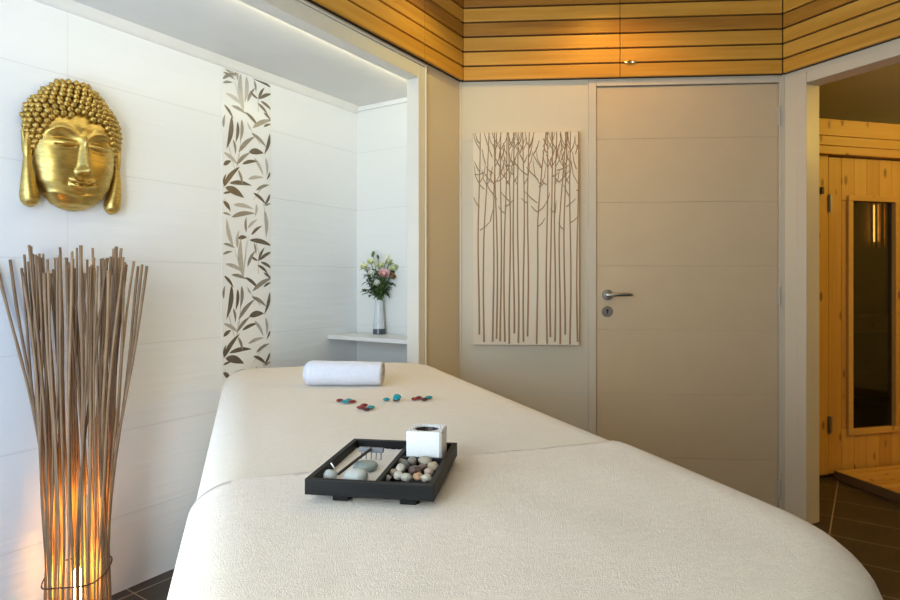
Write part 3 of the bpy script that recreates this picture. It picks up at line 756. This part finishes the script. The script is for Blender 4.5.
# pebbles
def stone_mat(name, c, spots=None):
    m = NT(name); a = m.noise(m.obj(), 90, 4, .6); c2 = m.mix(a, tuple(x*.7 for x in c), tuple(min(1, x*1.2) for x in c))
    if spots: c2 = m.mix(m.ramp(m.noise(m.obj(), 260, 2), [(.52, (0, 0, 0)), (.62, (1, 1, 1))]), c2, spots)
    m.set(Base_Color=c2, Roughness=.5); return m.m
PB = [(370, 272, 52, 32, (.40, .33, .25), 'large tan pebble at the back right of the tray pebbles', 1),
 (280, 275, 36, 30, (.26, .22, .18), 'grey brown pebble at the back, left of the large tan one', 1),
 (238, 305, 32, 36, (.13, .125, .12), 'dark grey pebble left of centre among the tray pebbles', 0),
 (203, 285, 46, 28, (.22, .165, .11), 'dull brown pebble in the back left corner of the pebbles', 0),
 (205, 325, 34, 36, (.52, .47, .40), 'cream pebble standing upright at the left of the pebbles', 1),
 (150, 355, 46, 32, (.40, .32, .25), 'beige pebble against the long divider', 0),
 (188, 370, 32, 30, (.56, .50, .43), 'pale cream pebble in front of the upright cream one', 1),
 (300, 335, 46, 32, (.12, .075, .062), 'dark maroon brown pebble in the middle of the pebbles', 1),
 (350, 318, 32, 26, (.20, .13, .10), 'small brown pebble below the large tan one', 0),
 (420, 312, 40, 36, (.46, .36, .24), 'sandy yellow pebble against the right side of the tray', 0),
 (240, 382, 42, 30, (.46, .43, .35), 'pale olive pebble in the front row of the pebbles', 1),
 (320, 377, 36, 28, (.50, .29, .16), 'speckled orange pebble in the front row', 1),
 (375, 386, 42, 28, (.52, .47, .38), 'pale beige pebble at the front right of the pebbles', 1),
 (392, 345, 34, 26, (.48, .34, .26), 'pinkish tan pebble at the right, behind the front row', 1),
 (105, 386, 38, 22, (.50, .46, .42), 'pale grey pebble in the front left corner of the pebbles', 0)]
for i, (cx, cy, rx, ry, c, lab, lvl) in enumerate(PB):
    k = 1/6.667; hz = -.0005+zb+.004+(.014 if lvl else .009)
    p = tray_pt(370+cx*k, 420+cy*k, hz); s = p.y/FPX*k
    a, bb = rx*s*.97, ry*s
    m = MB().blob((0, 0, 0), (a, (a+bb)*.5, max(.0055, min(.0105, bb*.95))), 3, .22, 1.3, i*3.1, Matrix.Rotation(random.uniform(-.3, .3), 3, 'Z'))
    o = m.build('pebble', stone_mat('pebble stone %d' % i, c, (.25, .12, .06) if i == 11 else None), M=Matrix.Translation(p), smooth=True)
    tag(o, lab, 'pebble', 'pebbles in the black tray')
ST = [(260, 390, 62, 46, .010, (.42, .43, .41), 'pale grey stone in the front left corner of the sand'), (480, 398, 108, 46, .013, (.45, .47, .44), 'broad pale stone at the front of the sand'), (560, 308, 104, 44, .010, (.27, .31, .29), 'grey green stone in the middle of the sand under the rake')]
for i, (cx, cy, rx, ry, hz, c, lab) in enumerate(ST):
    k = 1/8.567; p = tray_pt(300+cx*k, 430+cy*k, -.0005+zb+.009+hz*.8); s = p.y/FPX*k
    m = MB().blob((0, 0, 0), (rx*s, rx*s*.8, hz), 3, .16, 1.2, 20+i*2.3)
    o = m.build('stone', stone_mat('sand stone %d' % i, c), M=Matrix.Translation(p), smooth=True)
    tag(o, lab, 'stone', 'stones on the white sand')
# rake
pa, pb = tray_pt(359.5, 449, .042), tray_pt(383.5, 450.5, .042)
rake = thing('zen_rake', Matrix.Translation((pa+pb)/2), 'small rake with grey toothed head resting on the white sand', 'rake')
c = (pa+pb)/2; da = (pa-c); db = (pb-c); ax_ = (db-da).normalized()
rm = fr(V2(0, 0), V2(ax_.x, ax_.y)); hw = (db-da).length/2
M_pew = plain('grey painted wood', (.16, .17, .19), .5)
MB().box(-hw, hw, -.004, .004, -.004, .004, .001).build('rake_head', M_pew, rake, rm)
for i in range(5):
    x = -hw+.004+(2*hw-.008)*i/4
    MB().tube([(x, 0, -.003), (x, -.002, -.0165)], [.0012, .0009], 8).build('tooth', M_pew, rake, rm)
he = tray_pt(338.5, 474, .036)-c
MB().tube([Vector((0, 0, .002)), he*.5+Vector((0, 0, .0015)), he], [.0026, .0026, .0024], 10).build('handle', plain('dark rake handle', (.02, .014, .012), .45), rake, smooth=True)
s0, s1 = tray_pt(335.3, 469.5, .034), tray_pt(331, 463, .045)
tag(MB().tube([s0, s1], .0012, 8).build('white_stick', plain('white stick', (.85, .85, .85), .4), smooth=True), 'short white stick poking up at the front left of the sand', 'stick')
# candle cube
cubeM = trM @ Matrix.Translation((DX+.0045+.0375, CY+.0045+.034, zb+.0045))
cube = thing('candle_holder', cubeM, 'white cube candle holder with a dark round hollow in the tray', 'candle holder')
mc = NT('white ribbed ceramic'); wv = mc.n('ShaderNodeTexWave', {'Vector': mc.mapped((1, .3, 1.6)), 'Scale': 110, 'Distortion': 3.5, 'Detail': 2}, bands_direction='DIAGONAL').outputs['Fac']
mc.set(Base_Color=mc.mix(wv, (.74, .74, .74), (.86, .86, .86)), Roughness=.6); mc.bump(wv, .5, .0015)
m = MB(); hs, hh = .0315, .058; NPs = 48; rc = .0215
def sqp(a, r):
    cx, sx = math.cos(a), math.sin(a); k = r/max(abs(cx), abs(sx)); return cx*k, sx*k
rings = []
for r, z, circ in ((hs-.001, 0, 0), (hs, .001, 0), (hs, hh-.002, 0), (hs-.0015, hh, 0), (rc+.002, hh, 1), (rc, hh-.001, 1), (rc, hh-.018, 1)):
    rings.append([m.b.verts.new(((r*math.cos(a), r*math.sin(a), z) if circ else (*sqp(a, r), z))) for a in [2*math.pi*(k+.5)/NPs+math.pi/NPs*0 for k in range(NPs)]])
for i in range(len(rings)-1):
    for k in range(NPs):
        m.b.faces.new((rings[i][k], rings[i][(k+1) % NPs], rings[i+1][(k+1) % NPs], rings[i+1][k]))
m.b.faces.new(rings[0][::-1])
autosmooth(m.build('cube_body', mc.m, cube), 40)
autosmooth(MB().lathe([(0, hh-.012), (.0195, hh-.012), (.0205, hh-.007), (.0213, hh-.003), (.0213, hh-.0175), (0, hh-.0175)], 40).build('candle_cup', plain('dark brown wax', (.04, .02, .014), .4), cube))

# ------------------------------------------------------------------ glass gems
mt = lambda n, c: NT(n).set(Base_Color=(*c, 1), Roughness=.12, Transmission_Weight=.35, IOR=1.45).m
M_gred, M_gdark, M_gteal = mt('red glass', (.30, .012, .018)), mt('dark red glass', (.11, .006, .012)), mt('teal glass', (.01, .36, .42))
GEM = [(339.6, 400.3, 'r', 'red glass gem at the left end of the leftmost gem cluster'), (345.0, 401.6, 't', 'teal glass gem second from left in the leftmost gem cluster'), (348.6, 400.2, 't', 'teal glass gem third from left in the leftmost gem cluster'), (352.2, 401.4, 'r', 'red glass gem at the right end of the leftmost gem cluster'),
 (360.7, 407.2, 'r', 'red glass gem at the left end of the cluster nearest the tray'), (364.0, 405.0, 'r', 'red glass gem at the back of the cluster nearest the tray'), (366.2, 409.0, 'k', 'dark red glass gem at the front of the cluster nearest the tray'), (371.0, 407.2, 't', 'teal glass gem at the right end of the cluster nearest the tray'),
 (386.2, 399.2, 't', 'flat teal glass gem at the left of the third gem cluster'), (396.6, 396.6, 'T', 'large teal glass gem tilted up in the third gem cluster'), (396.4, 399.6, 'k', 'dark red glass gem below the large teal gem'),
 (414.4, 398.7, 'r', 'red glass gem at the left end of the rightmost gem cluster'), (419.0, 397.6, 'r', 'red glass gem second from left in the rightmost gem cluster'), (424.2, 399.3, 'k', 'dark red glass gem third from left in the rightmost gem cluster'), (429.0, 397.3, 't', 'teal glass gem at the right end of the rightmost gem cluster')]
for i, (px, py, c, lab) in enumerate(GEM):
    hz = -.001; p = at_h(px, py, H+hz); big = c == 'T'
    r = .0105 if not big else .0115
    m = MB()
    res = bmesh.ops.create_icosphere(m.b, subdivisions=3, radius=1.0)
    for v in res['verts']:                              # flattened heart
        x, y, z = v.co; rr0 = math.hypot(x, y)
        y2 = y+.32*abs(x)-.12; v.co = Vector((x*r*1.05, y2*r*.95, z*.0050*(1-.25*rr0)))
    rot = Matrix.Rotation(random.uniform(0, 6.28), 4, 'Z')
    if big: rot = Matrix.Rotation(math.radians(38), 4, 'X') @ rot; p = at_h(px, 399.0, H+.004)+Vector((.0, .012, .0035))
    o = m.build('glass_gem', {'r': M_gred, 'k': M_gdark, 't': M_gteal, 'T': M_gteal}[c], M=Matrix.Translation(p) @ rot, smooth=True)
    tag(o, lab, 'glass gem', 'red and teal glass gems on the bed cover')

# ------------------------------------------------------------------ sauna cabin and its duckboard
sau = thing('sauna_cabin', fr(SA, Q), 'pine sauna cabin with a glazed door seen through the doorway', 'sauna')
def boards(x0, x1, z0, z1, y0, y1, pitch=.0905, x_off=0.0):
    m = MB(); x = x0
    while x < x1-.004:
        xe = min(x+pitch, x1); m.box(x+.0008, xe-.0008, y0, y1, z0, z1, .003); x = xe
    return m
DW = .72
boards(-.42, .028, .018, 1.83, 0, .04).build('wall_boards', M_pine, sau)
boards(DW+.006, 2.35, .018, 1.83, 0, .04).build('wall_boards', M_pine, sau)
m = MB(); z = 1.822
for hh_ in (.050, .055, .095): m.box(-.44, 2.37, -.022, .04, z+.001, z+hh_-.001, .003); z += hh_
m.build('fascia', M_pineh, sau)
MB().box(-.44, 2.37, -.034, -.0225, 1.822, 1.834, .003).build('ledge', M_pineh, sau)
MB().box(-.42, 2.35, .005, .05, 0, .0175).build('plinth', M_black, sau)
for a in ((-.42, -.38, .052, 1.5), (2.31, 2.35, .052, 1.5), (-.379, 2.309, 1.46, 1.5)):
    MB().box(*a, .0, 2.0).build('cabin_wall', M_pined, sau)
MB().box(-.42, 2.35, .042, 1.5, 2.001, 2.02).build('roof', M_pineh, sau)
sd = boards(.034, DW, .045, 1.815, .006, .040, .0905)
# cut the window out of the door by building boards around it
bmesh.ops.delete(sd.b, geom=sd.b.verts[:], context='VERTS')
GX0, GX1, GZ0, GZ1 = .195, .500, .265, 1.570
x = .034
while x < DW-.004:
    xe = min(x+.0905, DW)
    if xe <= GX0+.001 or x >= GX1-.001: sd.box(x+.0008, xe-.0008, .006, .04, .020, 1.815, .003)
    else:
        if x < GX0 < xe: sd.box(x+.0008, GX0, .006, .04, GZ0, GZ1, .002)
        if x < GX1 < xe: sd.box(GX1, xe-.0008, .006, .04, GZ0, GZ1, .002)
        sd.box(x+.0008, xe-.0008, .006, .04, .020, GZ0-.001, .003); sd.box(x+.0008, xe-.0008, .006, .04, GZ1+.001, 1.815, .003)
    x = xe
sdo = sd.build('cabin_door', M_pine, sau)
fm = .032
m = MB().box(GX0-fm, GX1+fm, -.008, .0055, GZ1, GZ1+fm, .003).box(GX0-fm, GX1+fm, -.008, .0055, GZ0-fm, GZ0, .003).box(GX0-fm, GX0, -.008, .0055, GZ0+.0005, GZ1-.0005, .003).box(GX1, GX1+fm, -.008, .0055, GZ0+.0005, GZ1-.0005, .003)
m.build('window_frame', M_pineh, sdo)
mgl = NT('smoked sauna glass'); mgl.set(Base_Color=(.30, .25, .20, 1), Roughness=.02, Transmission_Weight=1.0, IOR=1.5)
MB().box(GX0+.0005, GX1-.0005, .018, .024, GZ0+.0005, GZ1-.0005).build('window_glass', mgl.m, sdo)
for z in (1.55, .30):
    MB().box(.022, .052, -.004, .0055, z-.045, z+.045, .001).tube([(.031, -.008, z-.05), (.031, -.008, z+.05)], .006, 10).build('hinge', M_steel, sau)
MB().box(-.03, -.012, -.012, -.0005, 1.60, 1.64, .002).build('latch', M_black, sau)
m = MB()
for k in range(5): m.box(-.37, 2.30, .92+.105*k, .92+.105*k+.085, .80, .83, .004)
for k in range(4): m.box(-.37, 2.30, .52+.105*k, .52+.105*k+.085, .40, .43, .004)
m.box(-.37, 2.30, .90, .918, .72, .80).box(-.37, 1.5, .50, .518, .32, .40)
m.build('bench', M_pineh, sau)
m = MB()
for k in range(4): m.box(1.93+.05*k, 1.952+.05*k, 1.40, 1.412, 1.40, 1.82, .003)
m.build('lamp_screen', M_pineh, sau)
MB().tube([(2.02, 1.44, 1.46), (2.02, 1.44, 1.78)], .02, 10).build('lamp_tube', emit('sauna lamp glow', (1.0, .55, .13), 6), sau)

duck = thing('duckboard', fr(V2(2.165, 3.408), Q), 'low slatted wooden duckboard on the floor before the sauna door', 'duckboard')
m = MB()
for k in range(13):
    y = -.008-.062*k; m.box(.0, .95, y-.054, y, .028, .046, .003)
m.build('slats', M_pineh, duck)
for x in (.0, .46, .90):
    MB().box(x, x+.045, -.81, -.01, .0, .0275, .002).build('bearer', M_pined, duck)
MB().box(-.012, -.0005, -.81, -.008, .0, .046, .002).build('edge_board', M_pined, duck)
